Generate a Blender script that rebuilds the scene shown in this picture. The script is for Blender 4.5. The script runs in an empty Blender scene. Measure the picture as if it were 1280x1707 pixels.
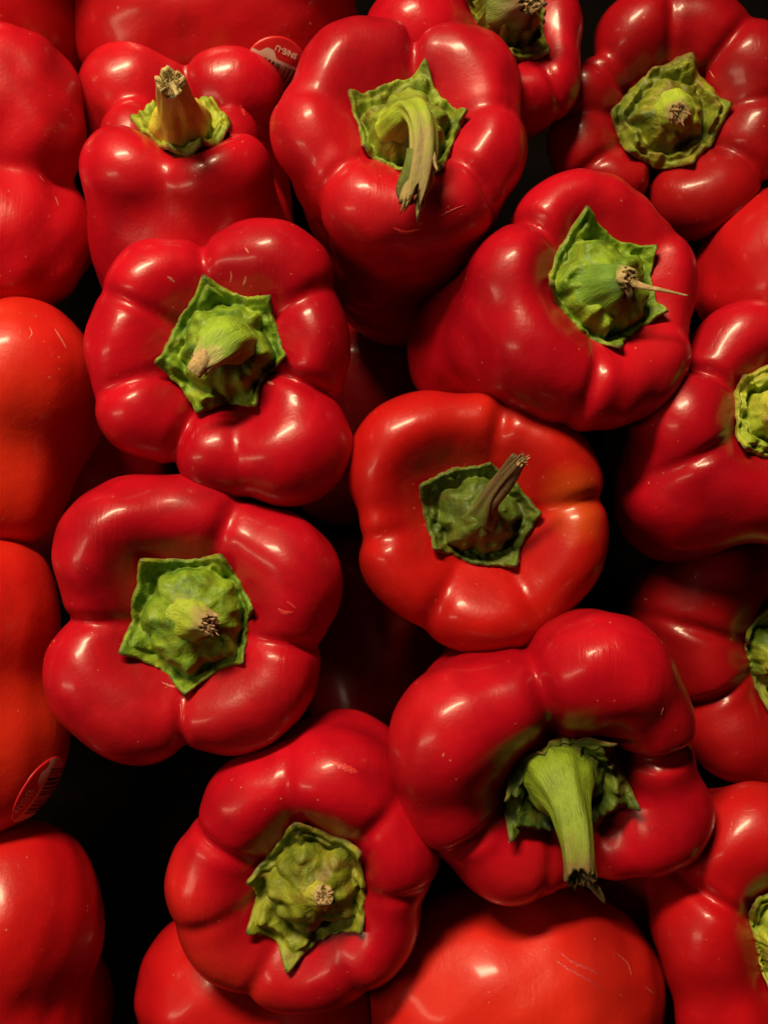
import bpy, math, random
import numpy as np
from mathutils import Vector

# ------------------------------------------------------------------ camera, light, exposure
S = 0.0002           # one photo pixel at the datum plane = 0.2 mm
HC = 1900.0          # camera height above the datum plane in those units
sc = bpy.context.scene
cam_d = bpy.data.cameras.new("camera"); cam = bpy.data.objects.new("camera", cam_d)
sc.collection.objects.link(cam); sc.camera = cam
cam.location = (0, 0, HC * S)
cam_d.sensor_fit = 'VERTICAL'; cam_d.sensor_height = 24.0
cam_d.lens = 24.0 * HC / 1707.0
cam_d.clip_start = 0.01; cam_d.clip_end = 50
cam_d.dof.use_dof = True; cam_d.dof.focus_distance = (HC + 10) * S; cam_d.dof.aperture_fstop = 7.0

world = bpy.data.worlds.new("World"); sc.world = world; world.use_nodes = True
bg = world.node_tree.nodes['Background']
bg.inputs[0].default_value = (1.0, 0.62, 0.38, 1); bg.inputs[1].default_value = 0.004

def area(name, loc, target, sx, sy, power, col):
    d = bpy.data.lights.new(name, 'AREA'); d.shape = 'RECTANGLE'; d.size = sx; d.size_y = sy
    d.energy = power; d.color = col
    o = bpy.data.objects.new(name, d); sc.collection.objects.link(o)
    o.location = loc
    o.rotation_euler = (Vector(target) - Vector(loc)).to_track_quat('-Z', 'Y').to_euler()
    return o
area('ceiling_lamp', (-0.38, 0.93, 0.90), (0, 0, 0), 0.56, 0.15, 30.0, (1.0, 0.76, 0.46))
area('shelf_lamp', (-0.80, -0.10, 0.62), (-0.03, -0.08, 0), 0.10, 0.45, 1.7, (1.0, 0.74, 0.46))
sc.view_settings.view_transform = 'Standard'; sc.view_settings.look = 'None'
sc.view_settings.exposure = 0.0; sc.view_settings.gamma = 1.0

# ------------------------------------------------------------------ pixel helpers
def nrm(v):
    v = np.asarray(v, float); return v / np.linalg.norm(v)
def P(px, py, z=0.0):
    s = (HC - z) / HC
    return np.array([(px - 640) * s, (853.5 - py) * s, z])
def onplane(px, py, c, n):
    cam0 = np.array([0, 0, HC]); d = np.array([px - 640, 853.5 - py, -HC], float)
    t = np.dot(c - cam0, n) / np.dot(d, n)
    return cam0 + d * t

# ------------------------------------------------------------------ signed distance bodies
class Flesh:
    def __init__(s, k=12, seed=0, lump=1.6):
        s.prims = []; s.k = k; s.fun = None; s.grooves = []; s.dents = []
        r = np.random.RandomState(seed)
        s.waves = []
        for i in range(9):
            d = nrm(r.normal(size=3)); wl = r.uniform(55, 190)
            s.waves.append((d * 2 * math.pi / wl, r.uniform(0, 6.28), lump * r.uniform(.3, 1.0) * (wl / 190) ** .7))
    def cone(s, a, b, ra, rb, e_t=None, asp=1.0):
        s.prims.append((np.asarray(a, float), np.asarray(b, float), ra, rb, e_t, asp))
    def __call__(s, p):
        acc = None; k = s.k
        for a, b, ra, rb, et, asp in s.prims:
            q = p - a.astype(p.dtype)
            seg = b - a
            if et is not None and asp != 1.0:
                qt = q @ et.astype(p.dtype)
                q = q + (qt * (1 / asp - 1))[:, None] * et.astype(p.dtype)
                seg = seg + np.dot(seg, et) * (1 / asp - 1) * et
            L2 = float(np.dot(seg, seg)) + 1e-9
            t = np.clip((q @ seg.astype(p.dtype)) / L2, 0, 1)
            q = q - t[:, None] * seg.astype(p.dtype)
            d = np.sqrt(np.einsum('ij,ij->i', q, q)) - (ra + (rb - ra) * t)
            e = np.exp(np.clip(-d / k, -60, 60))
            acc = e if acc is None else acc + e
        d = -k * np.log(np.maximum(acc, 1e-30))
        for w, ph, am in s.waves:
            d = d + am * np.sin(p @ w.astype(p.dtype) + ph)
        for c, A, dirv, dep, wid, lo in s.grooves:      # creases between lobes
            q = p - c.astype(p.dtype)
            h = q @ A.astype(p.dtype); r = q @ dirv.astype(p.dtype)
            tv = np.cross(A, dirv).astype(p.dtype)
            t = q @ tv
            d = d + dep * np.exp(-(t / wid) ** 2) / (1 + np.exp(-(r - 15) / 12)) * (.30 + .70 / (1 + np.exp((r - lo) / 14))) / (1 + np.exp(-(h + 170) / 40))
        for c, r, dep in s.dents:
            q = p - c.astype(p.dtype)
            d = d + dep * np.exp(-np.einsum('ij,ij->i', q, q) / (r * r))
        if s.fun is not None:
            c, A, R0, sl, fl, kk = s.fun
            q = p - c.astype(p.dtype)
            h = q @ A.astype(p.dtype)
            rho = np.sqrt(np.maximum(np.einsum('ij,ij->i', q, q) - h * h, 0))
            if isinstance(R0, tuple):
                e1, e2, tt, rt = R0
                R0 = np.interp(np.arctan2(q @ e2.astype(p.dtype), q @ e1.astype(p.dtype)), tt, rt, period=2 * math.pi).astype(p.dtype)
            f1 = (rho - R0 - sl * h) / math.sqrt(1 + sl * sl)
            f2 = -(h - fl)
            f = kk * np.logaddexp(f1 / kk, f2 / kk)
            d = kk * np.logaddexp(d / kk, -f / kk)
        return d
    def grad(s, p, e=1.0):
        g = np.empty_like(p)
        for i in range(3):
            o = np.zeros(3, p.dtype); o[i] = e
            g[:, i] = s(p + o) - s(p - o)
        return g / (2 * e)
    def snap(s, p, off=0.0, n=2):
        for _ in range(n):
            g = s.grad(p); d = s(p) - off
            p = p - g * (np.clip(d, -8, 8) / np.maximum(np.einsum('ij,ij->i', g, g), .2))[:, None]
        return p
    def bounds(s):
        lo = np.full(3, 1e9); hi = -lo
        for a, b, ra, rb, et, asp in s.prims:
            m = max(1, asp)
            lo = np.minimum(lo, np.minimum(a - ra * m, b - rb * m)); hi = np.maximum(hi, np.maximum(a + ra * m, b + rb * m))
        return lo - 30, hi + 30
    def mesh(s, vox=6.0):
        lo, hi = s.bounds()
        n = np.ceil((hi - lo) / vox).astype(int) + 1
        ax = [(lo[i] + np.arange(n[i]) * vox).astype(np.float32) for i in range(3)]
        D = np.empty(n, np.float32)
        # coarse pass: only evaluate blocks near the surface
        X, Y = np.meshgrid(ax[0], ax[1], indexing='ij')
        B = 6
        for i0 in range(0, n[0], B):
            for j0 in range(0, n[1], B * 4):
                xs = ax[0][i0:i0 + B]; ys = ax[1][j0:j0 + B * 4]
                g = np.stack(np.meshgrid(xs, ys, ax[2], indexing='ij'), -1)
                D[i0:i0 + B, j0:j0 + B * 4] = s(g.reshape(-1, 3)).reshape(g.shape[:3])
        V, F = surface_nets(D)
        V = (lo + V * vox)
        V = s.snap(V, n=2)
        return V, F

def surface_nets(D):
    ins = D < 0
    nx, ny, nz = D.shape
    c = ins[:-1, :-1, :-1].astype(np.int8)
    tot = np.zeros((nx - 1, ny - 1, nz - 1), np.int8)
    offs = [(i, j, k) for i in (0, 1) for j in (0, 1) for k in (0, 1)]
    for i, j, k in offs:
        tot += ins[i:nx - 1 + i, j:ny - 1 + j, k:nz - 1 + k]
    act = (tot > 0) & (tot < 8)
    idx = np.full(act.shape, -1, np.int64)
    cells = np.argwhere(act)
    idx[act] = np.arange(len(cells))
    vals = {o: D[cells[:, 0] + o[0], cells[:, 1] + o[1], cells[:, 2] + o[2]] for o in offs}
    pos = np.zeros((len(cells), 3)); cnt = np.zeros(len(cells))
    for a in range(8):
        for b in range(a + 1, 8):
            oa, ob = offs[a], offs[b]
            if sum(abs(oa[q] - ob[q]) for q in range(3)) != 1: continue
            va, vb = vals[oa], vals[ob]
            m = (va < 0) != (vb < 0)
            t = np.where(m, va / np.where(m, va - vb, 1), 0)
            pt = np.array(oa) + t[:, None] * (np.array(ob) - np.array(oa))
            pos += pt * m[:, None]; cnt += m
    V = cells + pos / cnt[:, None]
    F = []
    def q(ax, e):
        a, b = [(1, 2), (2, 0), (0, 1)][ax]
        sl0 = [slice(None)] * 3; sl1 = [slice(None)] * 3
        sl0[ax] = slice(0, -1); sl1[ax] = slice(1, None)
        A, B = ins[tuple(sl0)], ins[tuple(sl1)]
        e = np.argwhere(A != B)
        ok = (e[:, a] > 0) & (e[:, b] > 0) & (e[:, a] < D.shape[a] - 1) & (e[:, b] < D.shape[b] - 1)
        e = e[ok]
        def cell(da, db):
            c = e.copy(); c[:, a] += da; c[:, b] += db
            return idx[c[:, 0], c[:, 1], c[:, 2]]
        quad = np.stack([cell(-1, -1), cell(0, -1), cell(0, 0), cell(-1, 0)], 1)
        flip = ~A[e[:, 0], e[:, 1], e[:, 2]]
        quad[flip] = quad[flip][:, ::-1]
        F.append(quad)
    for ax in range(3): q(ax, None)
    return V, np.concatenate(F)

def mesh_obj(name, V, F, mat, parent=None, origin=(0, 0, 0), smooth=True, attrs=None):
    me = bpy.data.meshes.new(name)
    V = (np.asarray(V, float) - np.asarray(origin)) * S
    F = np.asarray(F) if not isinstance(F, list) else F
    if isinstance(F, np.ndarray):
        me.vertices.add(len(V)); me.vertices.foreach_set('co', V.astype(np.float32).ravel())
        k = F.shape[1]
        me.loops.add(F.size); me.loops.foreach_set('vertex_index', F.astype(np.int32).ravel())
        me.polygons.add(len(F)); me.polygons.foreach_set('loop_start', (np.arange(len(F)) * k).astype(np.int32))
        me.update(calc_edges=True)
        me.validate()
    else:
        me.from_pydata([tuple(v) for v in V], [], F)
    if attrs:
        for an, av in attrs.items():
            at = me.attributes.new(an, 'FLOAT', 'POINT'); at.data.foreach_set('value', np.asarray(av, np.float32))
    me.polygons.foreach_set('use_smooth', [smooth] * len(me.polygons))
    if mat: me.materials.append(mat)
    o = bpy.data.objects.new(name, me); sc.collection.objects.link(o)
    if parent: o.parent = parent
    return o

# ------------------------------------------------------------------ materials
class NT:
    def __init__(s, name):
        s.m = bpy.data.materials.new(name); s.m.use_nodes = True
        s.t = s.m.node_tree; s.b = s.t.nodes['Principled BSDF']
    def n(s, ty, **kw):
        nd = s.t.nodes.new(ty)
        for k, v in kw.items():
            if k.startswith('i_'):
                nd.inputs[int(k[2:]) if k[2:].isdigit() else k[2:].replace('_', ' ')].default_value = v
            else: setattr(nd, k, v)
        return nd
    def l(s, a, b): s.t.links.new(a, b)
    def noise(s, vec, scale, detail=3, rough=.5, dist=0.0):
        nd = s.n('ShaderNodeTexNoise'); s.l(vec, nd.inputs['Vector'])
        nd.inputs['Scale'].default_value = scale; nd.inputs['Detail'].default_value = detail
        nd.inputs['Roughness'].default_value = rough; nd.inputs['Distortion'].default_value = dist
        return nd.outputs['Fac']
    def ramp(s, fac, stops):
        nd = s.n('ShaderNodeValToRGB'); s.l(fac, nd.inputs[0])
        cr = nd.color_ramp
        while len(cr.elements) < len(stops): cr.elements.new(.5)
        for e, (p, c) in zip(cr.elements, stops):
            e.position = p; e.color = (c, c, c, 1) if not isinstance(c, tuple) else (*c, 1)
        return nd.outputs[0]
    def mix(s, fac, a, b, blend='MIX'):
        nd = s.n('ShaderNodeMix'); nd.data_type = 'RGBA'; nd.blend_type = blend
        for sock, v in ((nd.inputs[0], fac), (nd.inputs[6], a), (nd.inputs[7], b)):
            if isinstance(v, (int, float)): sock.default_value = v
            elif isinstance(v, tuple): sock.default_value = (*v, 1)
            else: s.l(v, sock)
        return nd.outputs[2]
    def math(s, op, a, b=None, clamp=False):
        nd = s.n('ShaderNodeMath'); nd.operation = op; nd.use_clamp = clamp
        for i, v in enumerate((a, b)):
            if v is None: continue
            if isinstance(v, (int, float)): nd.inputs[i].default_value = v
            else: s.l(v, nd.inputs[i])
        return nd.outputs[0]
    def bump(s, h, strength, dist, prev=None):
        nd = s.n('ShaderNodeBump'); nd.inputs['Strength'].default_value = strength
        nd.inputs['Distance'].default_value = dist; s.l(h, nd.inputs['Height'])
        if prev: s.l(prev, nd.inputs['Normal'])
        return nd.outputs[0]

def skin_material(name, base, deep, orange=0.0, blotch=None, rough=0.27, seed=0.0, scuff=None):
    """glossy pepper skin; blotch/scuff = (x,y,z,radius) in metres relative to the pepper's base"""
    t = NT(name); b = t.b
    co = t.n('ShaderNodeTexCoord').outputs['Object']
    mp = t.n('ShaderNodeMapping'); t.l(co, mp.inputs[0]); mp.inputs['Location'].default_value = (seed, seed * .7, -seed * .4)
    v = mp.outputs[0]
    n1 = t.noise(v, 22, 6, .62, .5)
    col = t.mix(t.ramp(n1, [(.30, 0.0), (.62, 1.0)]), deep, base)
    n2 = t.noise(v, 13, 2, .5)
    col = t.mix(t.math('MULTIPLY', t.ramp(n2, [(.45, 0.0), (.75, 1.0)]), orange), col, (0.60, 0.060, 0.006))
    def mask(b4, soft):
        x, y, z, r = b4
        d = t.n('ShaderNodeVectorMath', operation='DISTANCE'); t.l(co, d.inputs[0]); d.inputs[1].default_value = (x, y, z)
        w = t.math('ADD', t.math('DIVIDE', d.outputs['Value'], r), t.math('MULTIPLY', t.noise(v, 60, 3), soft))
        return t.ramp(w, [(.5, 1.0), (1.15, 0.0)])
    if blotch:
        col = t.mix(t.math('MULTIPLY', mask(blotch, .5), .75), col, (0.50, 0.075, 0.008))
    # pale pin specks and short healed nicks
    vo = t.n('ShaderNodeTexVoronoi', feature='F1'); t.l(v, vo.inputs['Vector']); vo.inputs['Scale'].default_value = 230
    pick = t.n('ShaderNodeSeparateColor'); t.l(vo.outputs['Color'], pick.inputs[0])
    clump = t.ramp(t.noise(v, 45, 2), [(.44, 0.0), (.60, 1.0)])
    sp = t.math('MULTIPLY', t.math('LESS_THAN', vo.outputs['Distance'], .085), t.math('GREATER_THAN', pick.outputs[0], .40))
    sp = t.math('MULTIPLY', sp, clump)
    mp2 = t.n('ShaderNodeMapping'); t.l(co, mp2.inputs[0]); mp2.inputs['Rotation'].default_value = (.5, .9, seed * 3)
    mp2.inputs['Scale'].default_value = (1, 1, .16)
    vo2 = t.n('ShaderNodeTexVoronoi', feature='F1'); t.l(mp2.outputs[0], vo2.inputs['Vector']); vo2.inputs['Scale'].default_value = 130
    pk2 = t.n('ShaderNodeSeparateColor'); t.l(vo2.outputs['Color'], pk2.inputs[0])
    nick = t.math('MULTIPLY', t.math('LESS_THAN', vo2.outputs['Distance'], .055), t.math('GREATER_THAN', pk2.outputs[1], .90))
    marks = t.math('MAXIMUM', sp, nick)
    col = t.mix(t.math('MULTIPLY', marks, .6), col, (0.62, 0.20, 0.09))
    t.l(col, b.inputs['Base Color'])
    r1 = t.ramp(t.noise(v, 35, 4, .6, .5), [(.3, rough + .05), (.7, rough + .15)])
    t.l(r1, b.inputs['Roughness'])
    b.inputs['Coat Weight'].default_value = .32; b.inputs['Coat Roughness'].default_value = .15; b.inputs['Coat IOR'].default_value = 1.42
    b.inputs['IOR'].default_value = 1.5
    b.inputs['Specular IOR Level'].default_value = 0.24
    b.inputs['Subsurface Weight'].default_value = 0.12
    b.inputs['Subsurface Radius'].default_value = (1.0, .12, .06)
    b.inputs['Subsurface Scale'].default_value = 0.004
    h = t.noise(v, 800, 2, .6)
    nb = t.bump(h, .30, .0002)
    h2 = t.noise(v, 150, 3, .5)
    nb = t.bump(h2, .18, .0010, nb)
    nb = t.bump(t.noise(v, 70, 2, .5), .25, .0016, nb)
    # long scuffs that break the highlights up
    mp3 = t.n('ShaderNodeMapping'); t.l(co, mp3.inputs[0]); mp3.inputs['Rotation'].default_value = (.2, .4, 1.1 + seed)
    mp3.inputs['Scale'].default_value = (1, .12, .4)
    h3 = t.noise(mp3.outputs[0], 420, 3, .6, .6)
    area_m = t.ramp(t.noise(v, 26, 2), [(.54, 0.0), (.70, 1.0)])
    if scuff is not None: area_m = t.math('MAXIMUM', area_m, mask(scuff, .4))
    nb = t.bump(t.math('MULTIPLY', h3, area_m), .42, .0009, nb)
    nb = t.bump(marks, .5, -.0003, nb)
    t.l(nb, b.inputs['Normal'])
    return t.m

def calyx_material(name, g1, g2, brown, brownness=.35):
    t = NT(name); b = t.b
    co = t.n('ShaderNodeTexCoord').outputs['Object']
    at = t.n('ShaderNodeAttribute', attribute_name='rim').outputs['Fac']
    n1 = t.noise(co, 95, 5, .62, .7)
    col = t.mix(t.ramp(n1, [(.34, 0.0), (.64, 1.0)]), g1, g2)
    n2 = t.noise(co, 60, 4, .6, 1.0)
    bm = t.ramp(n2, [(.50, 0.0), (.66, 1.0)])
    col = t.mix(t.math('MULTIPLY', bm, brownness), col, brown)
    n3 = t.noise(co, 420, 4, .7)
    col = t.mix(t.math('MULTIPLY', t.ramp(n3, [(.58, 0.0), (.8, 1.0)]), .35), col, (0.30, 0.34, 0.05))
    edge = t.ramp(at, [(.975, 0.0), (.995, 1.0)])
    col = t.mix(t.math('MULTIPLY', edge, .6), col, (0.26, 0.14, 0.05))
    tip = t.n('ShaderNodeAttribute', attribute_name='tip').outputs['Fac']
    col = t.mix(t.ramp(tip, [(.45, 0.0), (.85, .75)]), col, (0.05, 0.035, 0.012))
    t.l(col, b.inputs['Base Color'])
    b.inputs['Roughness'].default_value = .5
    b.inputs['Specular IOR Level'].default_value = .38
    nb = t.bump(t.noise(co, 190, 5, .58, .6), .7, .0016)
    nb = t.bump(t.noise(co, 900, 3, .6), .30, .0004, nb)
    t.l(nb, b.inputs['Normal'])
    return t.m

def stem_material(name, green, tan, dryat=.6):
    t = NT(name); b = t.b
    co = t.n('ShaderNodeTexCoord').outputs['Object']
    at = t.n('ShaderNodeAttribute', attribute_name='along').outputs['Fac']
    ar = t.n('ShaderNodeAttribute', attribute_name='round').outputs['Fac']
    cmb = t.n('ShaderNodeCombineXYZ'); t.l(t.math('MULTIPLY', ar, 1.0), cmb.inputs[0]); t.l(t.math('MULTIPLY', at, .18), cmb.inputs[1])
    fib = t.noise(cmb.outputs[0], 46, 4, .65, .3)
    n1 = t.noise(co, 120, 4, .6)
    col = t.mix(t.ramp(n1, [(.3, 0.0), (.7, 1.0)]), green, tuple(min(1, c * 1.7) for c in green))
    w = t.math('ADD', at, t.math('MULTIPLY', t.math('SUBTRACT', n1, .5), .9))
    w = t.math('ADD', w, t.math('MULTIPLY', t.math('SUBTRACT', fib, .5), .5))
    col = t.mix(t.ramp(w, [(max(0, dryat - .18), 0.0), (min(1, dryat + .14), 1.0)]), col, tan)
    col = t.mix(t.math('MULTIPLY', t.ramp(fib, [(.30, 1.0), (.46, 0.0)]), .5), col, tuple(c * .3 for c in tan))
    t.l(col, b.inputs['Base Color'])
    b.inputs['Roughness'].default_value = .5
    nb = t.bump(fib, .6, .0012)
    nb = t.bump(t.noise(co, 700, 3, .6), .4, .0004, nb)
    t.l(nb, b.inputs['Normal'])
    return t.m

def plain_material(name, col, rough=.6, bump=0.0, var=.35, scale=300):
    t = NT(name); b = t.b
    co = t.n('ShaderNodeTexCoord').outputs['Object']
    n1 = t.noise(co, scale, 4, .65)
    c = t.mix(t.ramp(n1, [(.3, 0.0), (.7, 1.0)]), tuple(x * (1 - var) for x in col), tuple(min(1, x * (1 + var)) for x in col))
    t.l(c, b.inputs['Base Color']); b.inputs['Roughness'].default_value = rough
    if bump: t.l(t.bump(n1, bump, .0006), b.inputs['Normal'])
    return t.m

M_TAN = plain_material('dry_fibre', (0.42, 0.30, 0.13), .75, .8, .5, 500)
M_DARKFIB = plain_material('dark_dry_fibre', (0.12, 0.075, 0.03), .8, .8, .5, 500)
M_PINK = plain_material('pinkish_dry_fibre', (0.50, 0.33, 0.19), .75, .8, .4, 500)

# ------------------------------------------------------------------ calyx and stem
def poly_radius(pts, th):
    """radius of polygon (n,2) about origin at angles th"""
    r = np.full(len(th), 0.0)
    n = len(pts)
    d = np.stack([np.cos(th), np.sin(th)], 1)
    for i in range(n):
        a = pts[i]; b = pts[(i + 1) % n]; e = b - a
        den = d[:, 0] * e[1] - d[:, 1] * e[0]
        den = np.where(abs(den) < 1e-9, 1e-9, den)
        t = (a[0] * e[1] - a[1] * e[0]) / den
        u = (a[0] * d[:, 1] - a[1] * d[:, 0]) / den
        ok = (t > 0) & (u >= -1e-6) & (u <= 1 + 1e-6)
        r = np.where(ok & (t > r), t, r)
    return r

def build_calyx(pep, spec, mat):
    c, A = pep['c'], pep['A']
    pts3 = np.array([onplane(x, y, c, A) for x, y in spec['poly']])
    ex = nrm(np.cross([0, 1, 0.13], A)); ey = np.cross(A, ex)
    q = np.stack([(pts3 - c) @ ex, (pts3 - c) @ ey], 1)
    cen = q.mean(0) * 0.85
    q0 = q - cen
    NTH, NR = 168, 46
    th = np.linspace(0, 2 * math.pi, NTH, endpoint=False)
    R = poly_radius(q0, th)
    # concave sides, pointed corners
    e0 = q0 - np.roll(q0, 1, 0); e1_ = np.roll(q0, -1, 0) - q0
    turn = np.abs((np.arctan2(e1_[:, 1], e1_[:, 0]) - np.arctan2(e0[:, 1], e0[:, 0]) + math.pi) % (2 * math.pi) - math.pi)
    qc = q0[turn > math.radians(33)]
    ca = np.arctan2(qc[:, 1], qc[:, 0])
    dd = np.abs((th[:, None] - ca[None] + math.pi) % (2 * math.pi) - math.pi)
    near = dd.min(1)
    corner = np.exp(-(near / .085) ** 2)
    ridge = np.exp(-(near / .17) ** 2)
    rs = np.random.RandomState(spec.get('seed', 1))
    R = R * (1 - .03 * (1 - np.exp(-(near / .25) ** 2))) + corner * 1.5 + 1.3 * np.sin(th * 17 + rs.uniform(0, 6)) * np.sin(th * 5 + rs.uniform(0, 6)) + rs.normal(0, 1, NTH) * .5
    Rm = R.mean()
    # stem foot in plane coordinates
    sx, sy = spec.get('foot', spec['stem'][0][:2])
    f3 = onplane(sx, sy, c + A * spec.get('dome', 34) * .7, A)
    fo = np.array([(f3 - c) @ ex, (f3 - c) @ ey]) - cen
    rho = np.linspace(0, 1, NR) ** .85
    dome_h = spec.get('dome', 34); dr = spec.get('dome_r', .72)
    RR, TT = np.meshgrid(rho, th, indexing='ij')
    rad = RR * R[None]
    w = np.clip(1 - (RR / .9) ** 2, 0, 1)
    X = rad * np.cos(TT) + fo[0] * w * .8
    Y = rad * np.sin(TT) + fo[1] * w * .8
    def bumps(n, lo, hi, amp, wl):
        z = np.zeros_like(X)
        for i in range(n):
            a = rs.uniform(0, 6.28); r_ = rs.uniform(lo, hi) * Rm; s_ = rs.uniform(.6, 1.5) * wl
            bx, by = r_ * math.cos(a), r_ * math.sin(a)
            z += rs.choice([1, 1, -1]) * amp * rs.uniform(.5, 1.2) * np.exp(-((X - bx) ** 2 + (Y - by) ** 2) / s_ ** 2)
        return z
    drw = dr * (1 + .05 * np.sin(TT * 5 + rs.uniform(0, 6)) + .04 * np.sin(TT * 8 + rs.uniform(0, 6)) + .03 * np.sin(TT * 13 + rs.uniform(0, 6)))
    cd = np.hypot(X - fo[0] * .35, Y - fo[1] * .35) / Rm
    drw = drw * 1.0
    RB = .75 * cd + .25 * RR
    q_ = np.clip(RB / drw, 0, 1)
    prof = dome_h * np.where(RB < drw, .45 * (1 - q_ ** 1.6) + .55 * np.sqrt(np.clip(1 - q_ ** 3.2, 0, 1)), 0)
    fx, fy = X * 0 + fo[0] * .8, Y * 0 + fo[1] * .8
    prof = prof + spec.get('knob', 15) * np.exp(-((X - fx) ** 2 + (Y - fy) ** 2) / 34.0 ** 2)
    moat = -spec.get('moat', 19) * np.exp(-((RB - drw - .05) / .09) ** 2)
    rib = ridge[None] * np.clip((RR - .5) / .3, 0, 1) * 9
    lobes_ = 4 * np.sin(TT * 3 + rs.uniform(0, 6)) * np.exp(-((RR - dr * .8) / .2) ** 2)
    Hh = prof + moat + rib + lobes_ + (bumps(60, .62, .93, 6.0, 8) + bumps(34, .3, .8, 4.5, 9) + bumps(14, .1, .6, 4.5, 15)) * spec.get('wr', 1)
    Hh += corner[None] * np.clip((RR - .8) / .2, 0, 1) * spec.get('curl', 3)
    Hh += 4 * np.clip((RR - .9) / .1, 0, 1) * np.sin(TT * 5 + rs.uniform(0, 6)) + 3
    V = c + (X + cen[0])[..., None] * ex + (Y + cen[1])[..., None] * ey + Hh[..., None] * A
    Vf = V.reshape(-1, 3)
    fl = pep['flesh']
    base = Hh * 0
    rimw = np.clip((RR - .80) / .16, 0, 1).reshape(-1)
    want = (3 + 5 * ridge[None] * RR + corner[None] * np.clip((RR - .85) / .15, 0, 1) * spec.get('curl', 3) + 0 * RR).reshape(-1)
    local = (Hh - prof).reshape(-1)
    target = want + np.clip(local, -3, 12) * .6
    for it in range(10):
        d = fl(Vf)
        push = np.maximum(0, 2.0 - d)
        hug = np.clip(target - d, -7, 7)
        Vf = Vf + (np.clip(push, 0, 9) * (1 - rimw) + hug * rimw * (.8 if it < 3 else .15))[:, None] * A
    V = Vf.reshape(NR, NTH, 3)
    lip = 4.5 * np.exp(-((RR - .93) / .05) ** 2) * (1 + .6 * np.sin(TT * 19 + rs.uniform(0, 6)) * np.sin(TT * 7)) - 5.0 * np.clip((RR - .94) / .06, 0, 1) ** 2
    fine = 1.5 * np.sin(TT * 31 + 6 * RR + rs.uniform(0, 6)) * np.exp(-((RR - .82) / .10) ** 2)
    V = V + (lip + fine)[..., None] * A
    # edge thickness: two extra rings folding under
    e1 = V[-1] - A * 3.0 + 0.0; inn = nrm_rows((c + cen[0] * ex + cen[1] * ey) - V[-1])
    e2 = V[-1] - A * 8 + inn * 3
    allV = np.concatenate([V.reshape(-1, 3), e1, e2])
    F = []
    n = NTH
    for i in range(NR + 1):
        a = np.arange(n) + i * n; b = (np.arange(n) + 1) % n + i * n
        F.append(np.stack([a, a + n, b + n, b], 1))
    F = np.concatenate(F)
    rim = np.concatenate([RR.reshape(-1), np.ones(2 * n)])
    o = mesh_obj('calyx', allV, F, mat, pep['root'], pep['origin'], attrs={'rim': rim, 'tip': np.concatenate([(np.exp(-(near / .06) ** 2)[None] * np.clip((RR - .88) / .1, 0, 1)).reshape(-1), np.exp(-(near / .06) ** 2), np.exp(-(near / .06) ** 2)])})
    return o

def nrm_rows(v): return v / np.maximum(np.linalg.norm(v, axis=-1, keepdims=True), 1e-9)

def catmull(pts, n):
    pts = np.asarray(pts, float); k = len(pts)
    ext = np.vstack([2 * pts[0] - pts[1], pts, 2 * pts[-1] - pts[-2]])
    out = []
    for u in np.linspace(0, k - 1 - 1e-6, n):
        i = int(u); t = u - i
        p0, p1, p2, p3 = ext[i:i + 4]
        out.append(.5 * ((2 * p1) + (-p0 + p2) * t + (2 * p0 - 5 * p1 + 4 * p2 - p3) * t * t + (-p0 + 3 * p1 - 3 * p2 + p3) * t ** 3))
    return np.array(out)

def sweep(path, NA=40, rib=.10, nrib=5, seed=0, flat=1.0, jag=0.0, cap=True, twist=0.3, noise=.05):
    """path rows: x,y,z,r  -> verts, faces, along, round"""
    rs = np.random.RandomState(seed)
    n = len(path); C = path[:, :3]; r = path[:, 3]
    T = nrm_rows(np.gradient(C, axis=0))
    N = np.cross(T[0], [0, 0, 1.0]); 
    if np.linalg.norm(N) < .2: N = np.cross(T[0], [0, 1.0, 0])
    N = nrm(N); V = []
    th = np.linspace(0, 2 * math.pi, NA, endpoint=False)
    ph = rs.uniform(0, 6.28, 4); jg = rs.uniform(-1, 1, NA); jg = jg + .6 * np.roll(jg, 1)
    for i in range(n):
        N = nrm(N - T[i] * np.dot(N, T[i])); B = np.cross(T[i], N); u = i / (n - 1)
        rr = r[i] * (1 + rib * min(1, u * 2.5) * np.cos(nrib * th + ph[0] + twist * u * 6) + noise * np.sin(3 * th + ph[1] + u * 7) + noise * .6 * np.sin(9 * th + ph[2] - u * 9))
        ring = C[i] + (rr * np.cos(th))[:, None] * N + (rr * np.sin(th) * flat)[:, None] * B
        if jag and u > .8: ring = ring + (jg * jag * ((u - .8) / .2) ** 2)[:, None] * T[i]
        V.append(ring)
    V = np.concatenate(V)
    al = np.repeat(np.linspace(0, 1, n), NA); ro = np.tile(np.abs(np.linspace(-1, 1, NA)), n)
    F = []
    for i in range(n - 1):
        a = np.arange(NA) + i * NA; b = (np.arange(NA) + 1) % NA + i * NA
        F.append(np.stack([a, b, b + NA, a + NA], 1))
    F = [tuple(x) for x in np.concatenate(F)]
    if cap:   # recessed, broken end
        last = V[-NA:]; cc = C[-1]
        for f, dpt in ((.72, -.12), (.38, -.25)):
            V = np.vstack([V, cc + (last - cc) * f + T[-1] * r[-1] * (dpt + rs.uniform(-.25, .25, (NA, 1)))])
            m = len(V) - 2 * NA
            for j in range(NA): F.append((m + j, m + (j + 1) % NA, m + NA + (j + 1) % NA, m + NA + j))
            al = np.append(al, np.ones(NA)); ro = np.append(ro, np.abs(np.linspace(-1, 1, NA)))
        V = np.vstack([V, cc - T[-1] * r[-1] * .3]); al = np.append(al, 1); ro = np.append(ro, .5)
        m = len(V) - 1 - NA
        for j in range(NA): F.append((m + j, m + (j + 1) % NA, len(V) - 1))
    return V, F, al, ro

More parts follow.
